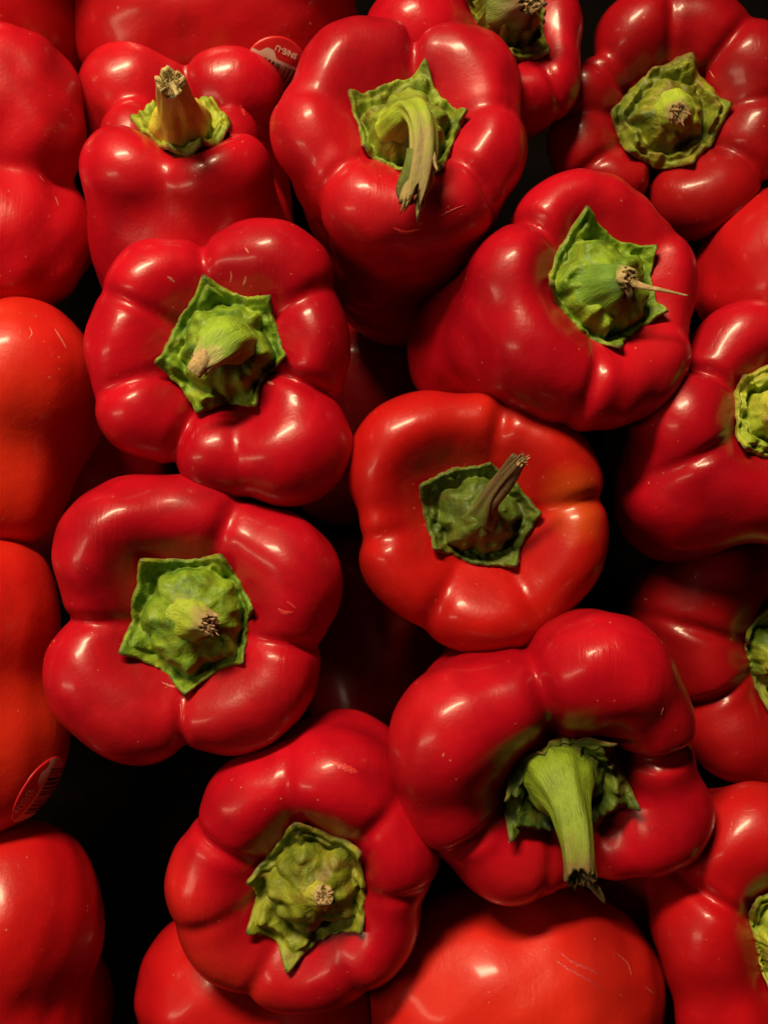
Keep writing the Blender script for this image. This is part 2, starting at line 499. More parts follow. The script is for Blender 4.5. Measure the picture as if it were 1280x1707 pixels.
def spikes(base, axis, rad, n, lo, hi, seed, thick=1.6, spread=.5, ex=None):
    """torn fibres: thin tapering slivers with five-sided section"""
    rs = np.random.RandomState(seed); V = []; F = []
    a = nrm(axis); u = nrm(np.cross(a, [0.3, 1, .2])); v = np.cross(a, u)
    for i in range(n):
        an = rs.uniform(0, 6.28); rr = rad * math.sqrt(rs.uniform(.1, 1))
        p = base + u * rr * math.cos(an) + v * rr * math.sin(an) - a * 3
        d = nrm(a + (u * math.cos(an) + v * math.sin(an)) * rs.uniform(-.2, 1) * spread + rs.normal(0, .22, 3))
        L = rs.uniform(lo, hi); w = thick * rs.uniform(.6, 1.6)
        s1 = nrm(np.cross(d, [1, .2, .4])); s2 = np.cross(d, s1)
        bend = rs.normal(0, .22, 3) * L
        m = len(V)
        for k, (t, ws) in enumerate(((0, 1), (.45, .9), (.8, .55), (1, .08))):
            cpt = p + d * L * t + bend * t * t
            for q in range(5):
                aa = q * 1.2566; V.append(cpt + s1 * math.cos(aa) * w * ws * 1.5 + s2 * math.sin(aa) * w * ws * .6)
        for k in range(3):
            for q in range(5):
                F.append((m + k * 5 + q, m + k * 5 + (q + 1) % 5, m + k * 5 + 5 + (q + 1) % 5, m + k * 5 + 5 + q))
        F.append(tuple(m + 15 + q for q in range(5)))
    return np.array(V), F

# ------------------------------------------------------------------ pepper builder
GROUP = 'red bell peppers heaped on the dark shelf'
PEPPERS = {}
def new_root(c, A, L, label):
    origin = np.asarray(c) - A * L
    root = bpy.data.objects.new('bell_pepper', None); sc.collection.objects.link(root)
    root.location = tuple(origin * S); root.empty_display_size = .02
    root['label'] = label; root['category'] = 'bell pepper'; root['group'] = GROUP
    return root, origin

def pepper(key, label, c, axis, lobes, poly=None, stem=None, L=400, taper=.62, conv=.5, k=12, KS=1.3, RS=1.0, bridge=.86, h0=-48, fun=(1.0, .9, -30, 19),
           skin=None, green=None, stemspec=None, seed=1, lump=1.6, grooves=(), dents=(), core=.66, cal=None, ends=(), vox=6.0):
    A = nrm(axis); C = P(*c)
    root, origin = new_root(C, A, L, label)
    if callable(skin): skin = skin(origin)
    f = Flesh(k * KS, seed, lump)
    cen = []; tops = []; ex = nrm(np.cross([0, 1, 0.13], A)); ey = np.cross(A, ex)
    for lb in lobes:
        px, py, rr, rt = lb[:4]; rr *= RS; rt *= RS * 1.08; h = lb[4] if len(lb) > 4 else h0
        T = onplane(px, py, C + A * h, A)
        zs = (HC - T[2]) / HC; rr *= zs; rt *= zs
        rel = T - C; rel = rel - A * np.dot(rel, A); dist = np.linalg.norm(rel); er = rel / dist
        et = np.cross(A, er)
        Lb = L * (lb[5] if len(lb) > 5 else 1)
        base = C - A * (Lb - rr * taper) + er * dist * conv
        f.cone(T, base, rr, rr * taper, et, rt / rr)
        cen.append(dist + rr); tops.append((math.atan2(np.dot(rel, ey), np.dot(rel, ex)), T, base, rr, rt))
    R = float(np.mean(cen))
    tops.sort(key=lambda q: q[0])
    if bridge:            # shoulders run into each other between neighbouring lobes
        for i in range(len(tops)):
            a_, b_ = tops[i], tops[(i + 1) % len(tops)]
            mr = min(a_[3], b_[3]) * bridge
            Tm = (a_[1] + b_[1]) / 2 - A * 12; Bm = (a_[2] + b_[2]) / 2
            f.cone(Tm, Bm, mr, mr * taper)
    f.cone(C - A * (R * (core + .12)), C - A * (L * .8), R * core, R * core * .9)
    for x1, y1, z1, r1, x2, y2, z2, r2 in ends:
        f.cone(P(x1, y1, z1), P(x2, y2, z2), r1 * (HC - z1) / HC, r2)
    if poly:
        pr = np.mean([np.linalg.norm(onplane(x, y, C, A) - C) for x, y in poly])
        pc = np.mean([onplane(x, y, C, A) for x, y in poly], 0)
        f.cone(pc - A * 58, pc - A * 120, pr * .62, pr * .5)
        if fun:
            ex_ = nrm(np.cross([0, 1, 0.13], A)); ey_ = np.cross(A, ex_)
            qq = np.array([[np.dot(onplane(x, y, C, A) - pc, ex_), np.dot(onplane(x, y, C, A) - pc, ey_)] for x, y in poly])
            tt = np.linspace(-math.pi, math.pi, 181)[:-1]; rt_ = poly_radius(qq, tt)
            for _ in range(4): rt_ = (np.roll(rt_, 3) + rt_ + np.roll(rt_, -3)) / 3
            f.fun = (pc, A, (ex_, ey_, tt, rt_ * fun[0]), fun[1], fun[2], fun[3])
    ex = nrm(np.cross([0, 1, 0.13], A)); ey = np.cross(A, ex)
    for gx, gy, dep, wid in grooves:
        T = onplane(gx, gy, C, A) - C
        f.grooves.append((C, A, nrm(T - A * np.dot(T, A)), dep * 1.0, wid, R * .80))
    for dx, dy, dz, r, dep in dents: f.dents.append((P(dx, dy, dz), r, dep))
    V, F = f.mesh(vox)
    o = mesh_obj('flesh', V, F, skin, root, origin)
    pep = dict(c=C, A=A, root=root, origin=origin, flesh=f, body=o)
    if poly:
        cs = dict(cal or {}); cs['poly'] = poly; cs['stem'] = stem; cs.setdefault('seed', seed)
        build_calyx(pep, cs, green)
        ss = stemspec or {}
        rows = []
        for x, y, h, r in stem:
            q = onplane(x, y, C + A * h, A) if h < 500 else P(x, y, h - 1000)
            rows.append([*q, r])
        path = catmull(rows, 30)
        sv, sf, al, ro = sweep(path, seed=seed, rib=ss.get('rib', .09), jag=ss.get('jag', 6), flat=ss.get('flat', 1), noise=ss.get('noise', .05))
        st = mesh_obj('stem', sv, sf, ss['mat'], root, origin, attrs={'along': al, 'round': ro})
        pep['tip'] = path[-1, :3]; pep['tipdir'] = nrm(path[-1, :3] - path[-4, :3])
        n = ss.get('n', 40)
        fv, ff = spikes(path[-1, :3], pep['tipdir'], path[-1, 3] * .85, n, ss.get('lo', 3), ss.get('hi', 10), seed, ss.get('thick', 1.5), ss.get('spread', .4))
        fo = mesh_obj('torn_stem_end', fv, ff, ss.get('fmat', M_TAN), root, origin, smooth=False)
        fo.parent = st
        pep['stem'] = st
    PEPPERS[key] = pep
    return pep

def body(key, label, cones, k=16, skin=None, seed=1, lump=1.8, dents=(), vox=7.0):
    f = Flesh(k, seed, lump)
    for x1, y1, z1, r1, x2, y2, z2, r2 in cones:
        f.cone(P(x1, y1, z1), P(x2, y2, z2), r1 * (HC - z1) / HC, r2)
    for dx, dy, dz, r, dep in dents: f.dents.append((P(dx, dy, dz), r, dep))
    V, F = f.mesh(vox)
    origin = np.array([V[:, 0].mean(), V[:, 1].mean(), V[:, 2].min()])
    root = bpy.data.objects.new('bell_pepper', None); sc.collection.objects.link(root)
    root.location = tuple(origin * S); root.empty_display_size = .02
    root['label'] = label; root['category'] = 'bell pepper'; root['group'] = GROUP
    o = mesh_obj('flesh', V, F, skin, root, origin)
    PEPPERS[key] = dict(root=root, origin=origin, flesh=f, body=o)
    return PEPPERS[key]

RED = (0.50, 0.0042, 0.015); DEEP = (0.26, 0.002, 0.008)
WARM = (0.62, 0.017, 0.010); WDEEP = (0.48, 0.007, 0.008)
SHADE_RED = (0.33, 0.003, 0.008); SHADE_DEEP = (0.17, 0.0015, 0.004)  # same red darkened: shade painted into the skin of peppers lying deeper
SK = {
 'a': skin_material('red_skin_bright', RED, DEEP, .1, seed=.13, rough=.24),
 'b': skin_material('red_skin_scuffed', RED, DEEP, .05, seed=.57, rough=.30),
 'c': skin_material('red_skin_gloss', RED, DEEP, .25, seed=.91, rough=.25),
 'w': skin_material('orange_red_skin', WARM, WDEEP, .5, seed=1.7, rough=.30),
 'k': skin_material('red_skin_painted_shade', SHADE_RED, SHADE_DEEP, .05, seed=2.3, rough=.27),
 'm': skin_material('red_skin_matte', (0.50, 0.005, 0.010), (0.34, 0.003, 0.008), .1, seed=3.1, rough=.27),
 'i': skin_material('red_skin_pale_matte', (0.64, 0.012, 0.012), (0.54, 0.008, 0.010), .25, seed=5.3, rough=.33),
}
G_BRIGHT = calyx_material('calyx_green', (0.045, 0.13, 0.008), (0.25, 0.40, 0.022), (0.26, 0.20, 0.02), .3)
G_YEL = calyx_material('calyx_yellow_green', (0.15, 0.25, 0.015), (0.42, 0.50, 0.045), (0.38, 0.26, 0.03), .4)
G_OLIVE = calyx_material('calyx_olive', (0.060, 0.10, 0.008), (0.27, 0.31, 0.020), (0.17, 0.085, 0.015), .8)
G_DARK = calyx_material('calyx_dark_green', (0.030, 0.065, 0.007), (0.11, 0.17, 0.014), (0.12, 0.07, 0.014), .6)
ST_G = stem_material('stem_green', (0.19, 0.33, 0.020), (0.50, 0.40, 0.18), .84)
ST_GD = stem_material('stem_half_dry', (0.24, 0.34, 0.022), (0.38, 0.30, 0.11), .62)
ST_T = stem_material('stem_tan', (0.34, 0.36, 0.035), (0.52, 0.40, 0.17), .68)
ST_LONG = stem_material('stem_long_green', (0.15, 0.235, 0.013), (0.16, 0.11, 0.03), .84)
ST_DK = stem_material('stem_dark_dry', (0.09, 0.13, 0.018), (0.17, 0.12, 0.05), .5)

def rel(origin, px, py, z, r):
    q = (P(px, py, z) - origin) * S
    return (float(q[0]), float(q[1]), float(q[2]), r * S)

# ------------------------------------------------------------------ marks and stickers that follow the skin
def on_skin(fl, px, py, z0=150.0):
    """first point of the flesh met when looking straight at the pixel"""
    cam0 = np.array([0, 0, HC]); d = nrm(P(px, py, -300) - cam0)
    t = (HC - z0)
    for _ in range(90):
        v = float(fl((cam0 + d * t)[None])[0])
        if v < .2: break
        t += max(.3, v * .7)
    return cam0 + d * t

M_SCAR = plain_material('healed_scar', (0.56, 0.14, 0.10), .5, .5, .25, 900)
M_SCARR = plain_material('raw_scratch', (0.56, 0.030, 0.030), .35, .5, .2, 900)
def scratch(key, pts, width, mat=None, name='scratch', lift=.5):
    pep = PEPPERS[key]; fl = pep['flesh']
    q = np.array([on_skin(fl, x, y) for x, y in pts])
    path = catmull(q, 18) if len(q) > 1 else q
    T = nrm_rows(np.gradient(path, axis=0))
    rows = []
    n = len(path); width = width * .8
    for j, w in enumerate((-1, -.45, 0, .45, 1)):
        g = nrm_rows(fl.grad(path)); side = nrm_rows(np.cross(T, g))
        ww = width * .5 * np.sin(np.pi * (np.arange(n) + .35) / (n - .3)) ** .6
        v = path + side * (w * ww * (1 + .35 * np.sin(np.arange(n) * 1.9 + j)))[:, None]
        v = fl.snap(v, lift * (1.0 if abs(w) < .9 else -.25) * (1.0), 2)
        rows.append(v)
    V = np.concatenate(rows); F = []
    for j in range(4):
        for i in range(n - 1):
            F.append((j * n + i, j * n + i + 1, (j + 1) * n + i + 1, (j + 1) * n + i))
    return mesh_obj(name, V, F, mat or M_SCAR, pep['root'], pep['origin'])

M_STR = plain_material('sticker_red', (0.62, 0.014, 0.020), .38, 0, .06)
M_STP = plain_material('sticker_pale', (0.84, 0.60, 0.52), .4, 0, .05)
M_STK = plain_material('sticker_black', (0.012, 0.008, 0.008), .45, 0, .05)
def sticker(key, px, py, ang, ru, rv, text, tpos, tsize, trot, band, bars, flipv=1):
    """oval fruit label: u runs at ang (degrees, image up positive); print lies on the oval"""
    pep = PEPPERS[key]; fl = pep['flesh']
    c = on_skin(fl, px, py); g = nrm(fl.grad(c[None])[0])
    a = math.radians(ang); u = np.array([math.cos(a), math.sin(a), 0]); 
    u = nrm(u - g * np.dot(u, g)); v = nrm(np.cross(g, u)) * flipv
    def put(uv, off):
        uv = np.asarray(uv, float)
        return fl.snap(c + uv[:, :1] * u + uv[:, 1:2] * v, off, 4)
    NR, NT_ = 14, 64
    uv = [(0, 0)]
    for i in range(1, NR + 1):
        for j in range(NT_):
            t = j * 2 * math.pi / NT_; uv.append((ru * i / NR * math.cos(t), rv * i / NR * math.sin(t)))
    F = [(0, 1 + j, 1 + (j + 1) % NT_) for j in range(NT_)]
    for i in range(NR - 1):
        for j in range(NT_):
            b = 1 + i * NT_; F.append((b + j, b + NT_ + j, b + NT_ + (j + 1) % NT_, b + (j + 1) % NT_))
    V = put(uv, 1.3); edge = put(uv[-NT_:], -.6)
    n0 = len(V); V = np.vstack([V, edge]); b = n0 - NT_
    F += [(b + j, n0 + j, n0 + (j + 1) % NT_, b + (j + 1) % NT_) for j in range(NT_)]
    base = mesh_obj('sticker', V, F, M_STR, pep['root'], pep['origin'])
    def patch(fn_lo, fn_hi, u0, u1, off, nu=30, nv=8):
        W = []; Fq = []
        for i in range(nu + 1):
            x = u0 + (u1 - u0) * i / nu; lo, hi = fn_lo(x), fn_hi(x)
            for j in range(nv + 1): W.append((x, lo + (hi - lo) * j / nv))
        for i in range(nu):
            for j in range(nv):
                q = i * (nv + 1) + j; Fq.append((q, q + nv + 1, q + nv + 2, q + 1))
        return put(W, off), Fq
    lim = lambda x, f=.97: rv * f * math.sqrt(max(0, 1 - (x / ru) ** 2))
    top = lambda x: min(lim(x), band + 13 * math.exp(-((x + ru * .42) / (ru * .22)) ** 4))
    pv, pf = patch(lambda x: -lim(x), top, -ru * .96, ru * .96, 1.8)
    fo = mesh_obj('pale_field', pv, pf, M_STP, None, pep['origin']); fo.parent = base
    Vb = np.zeros((0, 3)); Fb = []
    rs = np.random.RandomState(4); x = bars[0]
    while x < bars[1]:
        w = rs.choice([1.3, 1.3, 2.4, 3.6, 4.8])
        bv, bf = patch(lambda _: bars[2], lambda _: bars[3], x, x + w, 2.3, 2, 14)
        Fb += [tuple(i + len(Vb) for i in f) for f in bf]; Vb = np.vstack([Vb, bv]); x += w + rs.choice([1.4, 2.0, 3.2])
    bo = mesh_obj('barcode', Vb, Fb, M_STK, None, pep['origin']); bo.parent = base
    cu = bpy.data.curves.new('print', 'FONT'); cu.body = text; cu.size = tsize; cu.offset = .35; cu.align_x = 'CENTER'; cu.align_y = 'CENTER'
    tmp = bpy.data.objects.new('print', cu); sc.collection.objects.link(tmp)
    me = tmp.to_mesh(); co = np.array([vv.co[:2] for vv in me.vertices]); fs = [tuple(pp.vertices) for pp in me.polygons]
    tmp.to_mesh_clear(); bpy.data.objects.remove(tmp); bpy.data.curves.remove(cu)
    tr = math.radians(trot)
    co = np.stack([co[:, 0] * math.cos(tr) - co[:, 1] * math.sin(tr), co[:, 0] * math.sin(tr) + co[:, 1] * math.cos(tr)], 1) + np.array(tpos)
    if flipv < 0: fs = [f[::-1] for f in fs]
    to = mesh_obj('lettering', put(co, 2.2), fs, M_STP, None, pep['origin'], smooth=False); to.parent = base

def sliver(key, pts, radii, mat, name='sliver', flat=.4):
    """a separate torn strip of stem; pts = (px, py, height over the calyx)"""
    pep = PEPPERS[key]; C, A = pep['c'], pep['A']
    rows = [[*onplane(x, y, C + A * h, A), r] for (x, y, h), r in zip(pts, radii)]
    V, F, al, ro = sweep(catmull(rows, 22), NA=12, rib=.12, flat=flat, noise=.12, jag=0, seed=len(pts) + int(pts[0][0]))
    o = mesh_obj(name, V, F, mat, None, pep['origin'], attrs={'along': al, 'round': ro}); o.parent = pep['stem']
    return o

ST_E = stem_material('stem_green_torn', (0.10, 0.22, 0.014), (0.52, 0.41, 0.18), .74)

G_MID = calyx_material('calyx_mid_green', (0.050, 0.105, 0.008), (0.25, 0.34, 0.026), (0.20, 0.13, 0.02), .5)
ST_A = stem_material('stem_pale_yellow', (0.42, 0.40, 0.040), (0.56, 0.46, 0.19), .86)

# ------------------------------------------------------------------ the shelf
def shelf():
    n = 60; xs = np.linspace(-1500, 1500, n); ys = np.linspace(-1700, 1700, n)
    X, Y = np.meshgrid(xs, ys, indexing='ij'); Z = -900 + 2 * np.sin(X * .02) * np.sin(Y * .017)
    V = np.stack([X, Y, Z], -1).reshape(-1, 3)
    i, j = np.meshgrid(np.arange(n - 1), np.arange(n - 1), indexing='ij'); a = (i * n + j).ravel()
    F = np.stack([a, a + n, a + n + 1, a + 1], 1)
    o = mesh_obj('shelf', V, F, plain_material('shelf_gap_shade', (0.0022, 0.0014, 0.0012), 1.0, .3, .4, 60))  # near-black colour stands in for the shade deep in the gaps
    o['kind'] = 'structure'
    o.data.materials[0].node_tree.nodes['Principled BSDF'].inputs['Specular IOR Level'].default_value = 0.05
shelf()

def ST(mat, **k): return dict(mat=mat, **k)

# ------------------------------------------------------------------ peppers with calyx in view
pepper('A', 'red bell pepper near the upper left corner whose thick pale stem stands upright', (298, 212, -90), (-.02, .74, .67),
       [(220, 284, 82, 86, -60), (368, 290, 80, 86, -60), (226, 154, 86, 88), (386, 154, 80, 82)],
       poly=[(268, 165), (355, 160), (385, 185), (384, 225), (340, 250), (282, 250), (216, 196)],
       stem=[(304, 214, 0, 54), (304, 208, 20, 46), (301, 194, 48, 37), (295, 174, 82, 30), (289, 152, 116, 25), (284, 137, 140, 22)],
       cal=dict(dome=16, knob=4, foot=(303, 212), dome_r=.5), skin=SK['a'], green=G_YEL, stemspec=ST(ST_A, n=60, jag=9, lo=3, hi=8, rib=.07),
       L=420, k=11, bridge=.72, lump=.9, seed=3, conv=.95, taper=1.0, grooves=[(315, 100, 20, 14), (138, 205, 16, 14), (462, 215, 14, 14)])

pepper('B', 'scuffed red bell pepper at top centre, stem bent over and split at the end', (680, 205, 0), (.02, .34, .94),
       [(598, 128, 92, 96), (768, 134, 88, 94), (796, 248, 82, 82), (695, 345, 86, 118), (545, 225, 92, 84), (620, 330, 80, 80)],
       poly=[(580, 167), (628, 140), (708, 114), (744, 165), (777, 197), (752, 250), (735, 297), (668, 290), (606, 252)],
       stem=[(668, 212, 26, 44), (674, 200, 52, 33), (690, 186, 78, 27), (703, 205, 92, 23), (706, 250, 88, 22), (698, 300, 76, 21), (690, 330, 66, 20)],
       cal=dict(dome=34, foot=(664, 212)), skin=lambda o: skin_material('red_skin_scarred', RED, DEEP, .05, seed=.57, rough=.31, scuff=rel(o, 640, 320, 40, 100)), green=G_MID, stemspec=ST(ST_GD, n=26, jag=26, lo=6, hi=22, rib=.14, flat=.75),
       L=600, k=13, seed=5, conv=.2, taper=.6, grooves=[(692, 50, 20, 15), (475, 165, 8, 16), (872, 180, 9, 16), (825, 315, 15, 15), (535, 310, 13, 16)])

pepper('C', 'red bell pepper left of centre, its short thick stem stub snapped off pale', (368, 580, 0), (.0, .02, 1),
       [(262, 485, 82, 86), (455, 458, 90, 96), (502, 575, 84, 80), (488, 750, 92, 96), (372, 752, 74, 74), (240, 680, 78, 74), (228, 580, 84, 74)],
       poly=[(342, 460), (398, 487), (452, 497), (465, 545), (478, 597), (432, 635), (430, 680), (375, 672), (328, 690), (290, 640), (262, 607), (285, 540)],
       stem=[(380, 566, 24, 48), (375, 570, 48, 45), (366, 577, 64, 38), (352, 590, 74, 28), (334, 608, 80, 20)],
       cal=dict(dome=40, foot=(376, 572), dome_r=.74), skin=SK['c'], green=G_BRIGHT, stemspec=ST(ST_G, n=36, jag=8, lo=3, hi=9, rib=.05, flat=.8),
       L=400, k=10, seed=7, grooves=[(333, 403, 15, 15), (550, 470, 12, 16), (555, 658, 20, 14), (283, 762, 20, 14), (175, 655, 12, 16), (175, 485, 12, 15), (412, 850, 5, 14)])

pepper('D', 'orange flushed red bell pepper right of centre, its dark split stem pointing up right', (798, 862, -50), (.0, -.03, 1),
       [(690, 765, 104, 112), (806, 745, 88, 88), (905, 790, 92, 100), (930, 905, 84, 90), (805, 1000, 92, 104), (690, 925, 90, 100), (880, 985, 70, 80)],
       poly=[(697, 808), (752, 776), (815, 772), (862, 800), (900, 855), (880, 900), (858, 945), (790, 945), (722, 915), (702, 860)],
       stem=[(800, 868, 28, 36), (804, 858, 46, 27), (808, 848, 58, 20), (820, 824, 80, 13), (840, 797, 104, 10), (866, 770, 130, 8)],
       cal=dict(dome=34, foot=(800, 866), dome_r=.7), skin=lambda o: skin_material('red_skin_orange_flush', (0.50, 0.0085, 0.0075), (0.33, 0.004, 0.005), .2, blotch=rel(o, 965, 840, 10, 105), seed=4.1, rough=.28), green=G_DARK, stemspec=ST(ST_DK, n=30, jag=16, lo=5, hi=16, rib=.2, flat=.7),
       L=400, k=10, seed=9, h0=-28, KS=1.4, bridge=0, fun=(1.0, 1.0, -16, 18), grooves=[(835, 685, 22, 19), (1006, 830, 17, 18), (900, 1035, 14, 18), (700, 1070, 12, 20), (592, 905, 17, 20)])

pepper('E', 'red bell pepper right of centre whose torn stem ends in one long pale sliver', (1000, 478, 0), (.30, .16, .94),
       [(975, 378, 92, 108), (1072, 455, 86, 92), (1050, 600, 92, 104), (905, 590, 92, 100), (872, 470, 96, 82), (985, 625, 88, 80)],
       poly=[(965, 354), (1025, 392), (1083, 418), (1090, 470), (1101, 525), (1060, 560), (1021, 588), (965, 550), (904, 482), (925, 420)],
       stem=[(1008, 480, 26, 52), (1020, 472, 52, 34), (1036, 465, 66, 22), (1048, 464, 78, 17)],
       cal=dict(dome=42, foot=(1004, 480), dome_r=.78), skin=SK['a'], green=G_BRIGHT, stemspec=ST(ST_E, n=60, jag=8, lo=4, hi=13, rib=.06),
       L=440, k=11, seed=11, conv=.42, ends=[(855, 560, -110, 128, 790, 585, -220, 125)], grooves=[(972, 700, 16, 14), (872, 348, 18, 15), (1130, 385, 10, 18), (1150, 560, 6, 16)])

pepper('F', 'red bell pepper at lower left, large bright calyx and a fibrous stem stub', (313, 1040, 0), (.0, .0, 1),
       [(215, 915, 118, 118), (325, 880, 84, 90), (468, 962, 100, 100), (428, 1135, 92, 100), (375, 1168, 84, 80), (215, 1165, 98, 108), (168, 1120, 88, 84)],
       poly=[(240, 930), (310, 928), (373, 923), (405, 970), (423, 1012), (414, 1060), (407, 1102), (360, 1125), (311, 1157), (262, 1120), (204, 1086), (215, 1000)],
       stem=[(324, 1032, 28, 46), (331, 1035, 54, 30), (340, 1037, 66, 22), (350, 1039, 76, 18)],
       cal=dict(dome=46, foot=(320, 1032), dome_r=.78, wr=.7), skin=lambda o: skin_material('red_skin_wrinkled', RED, DEEP, .05, seed=.77, rough=.29, scuff=rel(o, 180, 885, 40, 75)), green=G_BRIGHT, stemspec=ST(ST_GD, n=70, jag=8, lo=5, hi=14, rib=.06, fmat=M_PINK),
       L=410, k=12, seed=13, grooves=[(302, 1260, 12, 13), (85, 1035, 13, 15), (530, 1085, 14, 15), (385, 850, 14, 18)])

pepper('G', 'red bell pepper near the bottom, mottled brownish calyx with a small round stem scar', (513, 1485, -30), (-.14, -.22, .96),
       [(430, 1345, 88, 90), (560, 1310, 92, 96), (640, 1420, 88, 88), (600, 1555, 88, 88), (500, 1600, 84, 96), (390, 1560, 80, 80), (365, 1470, 88, 86)],
       poly=[(496, 1360), (550, 1392), (605, 1408), (608, 1450), (613, 1480), (607, 1543), (550, 1565), (486, 1606), (450, 1570), (415, 1544), (420, 1500), (415, 1463), (455, 1410)],
       stem=[(530, 1488, 20, 34), (534, 1490, 42, 22), (538, 1492, 52, 17), (541, 1493, 60, 16)],
       cal=dict(dome=32, foot=(525, 1484), dome_r=.7), skin=SK['c'], green=G_OLIVE, stemspec=ST(ST_T, n=50, jag=3, lo=2, hi=6, rib=.04, fmat=M_PINK),
       L=420, k=12, seed=15, grooves=[(345, 1395, 13, 16), (478, 1260, 11, 16), (655, 1345, 9, 16), (700, 1490, 9, 16), (600, 1650, 8, 16), (415, 1655, 13, 15), (290, 1545, 8, 16)], ends=[(570, 1310, -130, 125, 560, 1290, -260, 115)])

pepper('H', 'large red bell pepper at lower right with a long thick green stem hanging down', (945, 1308, 20), (.06, -.33, .94),
       [(757, 1228, 108, 112), (850, 1178, 70, 74), (1008, 1122, 104, 104), (1080, 1190, 72, 80), (1102, 1368, 82, 88), (1010, 1420, 44, 60), (850, 1425, 80, 84), (752, 1335, 84, 80)],
       poly=[(905, 1248), (965, 1245), (1017, 1222), (1040, 1275), (1062, 1338), (1020, 1375), (985, 1405), (900, 1400), (845, 1385), (838, 1320), (868, 1275)],
       stem=[(930, 1300, 0, 58), (936, 1308, 34, 50), (948, 1340, 78, 33), (958, 1385, 120, 27), (964, 1430, 160, 24), (966, 1464, 190, 24)],
       cal=dict(dome=20, knob=0, foot=(935, 1308), dome_r=.6, curl=12), skin=SK['a'], green=G_DARK, stemspec=ST(ST_LONG, n=14, jag=9, lo=5, hi=12, rib=.08, fmat=M_DARKFIB),
       L=440, k=13, seed=17, h0=-42, conv=.45, grooves=[(888, 1100, 17, 18), (1150, 1255, 20, 16), (1000, 1465, 17, 16), (755, 1405, 15, 16), (905, 1480, 8, 14)])

pepper('K', 'shaded many lobed red bell pepper in the upper right corner with a wide olive calyx', (1118, 185, -190), (-.02, .06, 1),
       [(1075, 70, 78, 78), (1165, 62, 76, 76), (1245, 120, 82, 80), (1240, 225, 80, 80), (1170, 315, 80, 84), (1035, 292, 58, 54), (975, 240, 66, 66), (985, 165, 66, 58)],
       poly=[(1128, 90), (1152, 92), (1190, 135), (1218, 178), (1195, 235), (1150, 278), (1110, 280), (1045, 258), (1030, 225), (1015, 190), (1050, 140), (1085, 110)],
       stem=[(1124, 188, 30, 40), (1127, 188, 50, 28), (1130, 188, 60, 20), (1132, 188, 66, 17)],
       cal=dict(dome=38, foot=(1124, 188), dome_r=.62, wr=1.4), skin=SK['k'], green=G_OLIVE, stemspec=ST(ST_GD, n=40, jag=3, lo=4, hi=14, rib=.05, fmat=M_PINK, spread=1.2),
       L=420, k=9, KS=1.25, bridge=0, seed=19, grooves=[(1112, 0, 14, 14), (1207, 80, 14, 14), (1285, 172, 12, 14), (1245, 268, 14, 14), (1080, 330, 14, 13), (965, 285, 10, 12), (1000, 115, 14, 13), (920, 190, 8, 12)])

pepper('L', 'red bell pepper cut off by the top edge, with a dark torn stem', (850, 20, -110), (.12, .10, .98),
       [(700, 62, 90, 84), (770, -70, 90, 90), (890, -70, 80, 80), (910, 45, 58, 58), (880, 148, 72, 74), (905, 100, 56, 50), (800, 150, 60, 60)],
       poly=[(765, -20), (800, -55), (860, -70), (912, -30), (910, 30), (910, 98), (848, 104), (820, 60)],
       stem=[(850, 15, 20, 46), (860, 12, 44, 34), (872, 6, 66, 26), (884, 0, 86, 22)],
       cal=dict(dome=34, foot=(850, 15)), skin=SK['c'], green=G_OLIVE, stemspec=ST(ST_DK, n=40, jag=12, lo=8, hi=24, rib=.12),
       L=420, k=11, bridge=.6, seed=21, grooves=[(905, 120, 14, 10), (870, 85, 0, 10), (760, 150, 12, 14)])

pepper('T', 'red bell pepper at the right edge, half its light green calyx in view', (1290, 690, -70), (.26, .08, .96),
       [(1250, 588, 88, 92), (1150, 706, 84, 84), (1225, 805, 84, 96), (1330, 820, 90, 90), (1370, 640, 90, 90)],
       poly=[(1229, 630), (1282, 605), (1340, 630), (1352, 700), (1320, 760), (1285, 768), (1229, 750), (1226, 690)],
       stem=[(1300, 690, 20, 44), (1302, 690, 44, 32), (1304, 690, 62, 24), (1306, 690, 74, 20)],
       cal=dict(dome=32, foot=(1298, 690), dome_r=.55), skin=SK['a'], green=G_YEL, stemspec=ST(ST_T),
       L=420, k=11, KS=1.3, seed=23, grooves=[(1178, 618, 18, 14), (1110, 790, 14, 15)], conv=.5, ends=[(1150, 800, -160, 124, 1128, 830, -260, 122)])

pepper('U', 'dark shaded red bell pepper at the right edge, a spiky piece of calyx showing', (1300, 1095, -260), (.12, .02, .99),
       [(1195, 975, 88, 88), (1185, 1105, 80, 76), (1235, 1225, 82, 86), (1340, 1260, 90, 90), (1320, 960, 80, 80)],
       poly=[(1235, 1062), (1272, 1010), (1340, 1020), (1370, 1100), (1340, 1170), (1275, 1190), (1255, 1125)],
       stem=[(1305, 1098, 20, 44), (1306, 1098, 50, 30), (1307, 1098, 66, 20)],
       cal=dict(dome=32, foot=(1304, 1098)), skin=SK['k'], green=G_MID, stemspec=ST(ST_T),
       L=420, k=11, KS=1.2, bridge=.7, grooves=[(1115, 1035, 16, 14), (1150, 1185, 16, 14)], seed=25, ends=[(1165, 1030, -350, 125, 1180, 1040, -450, 115)])

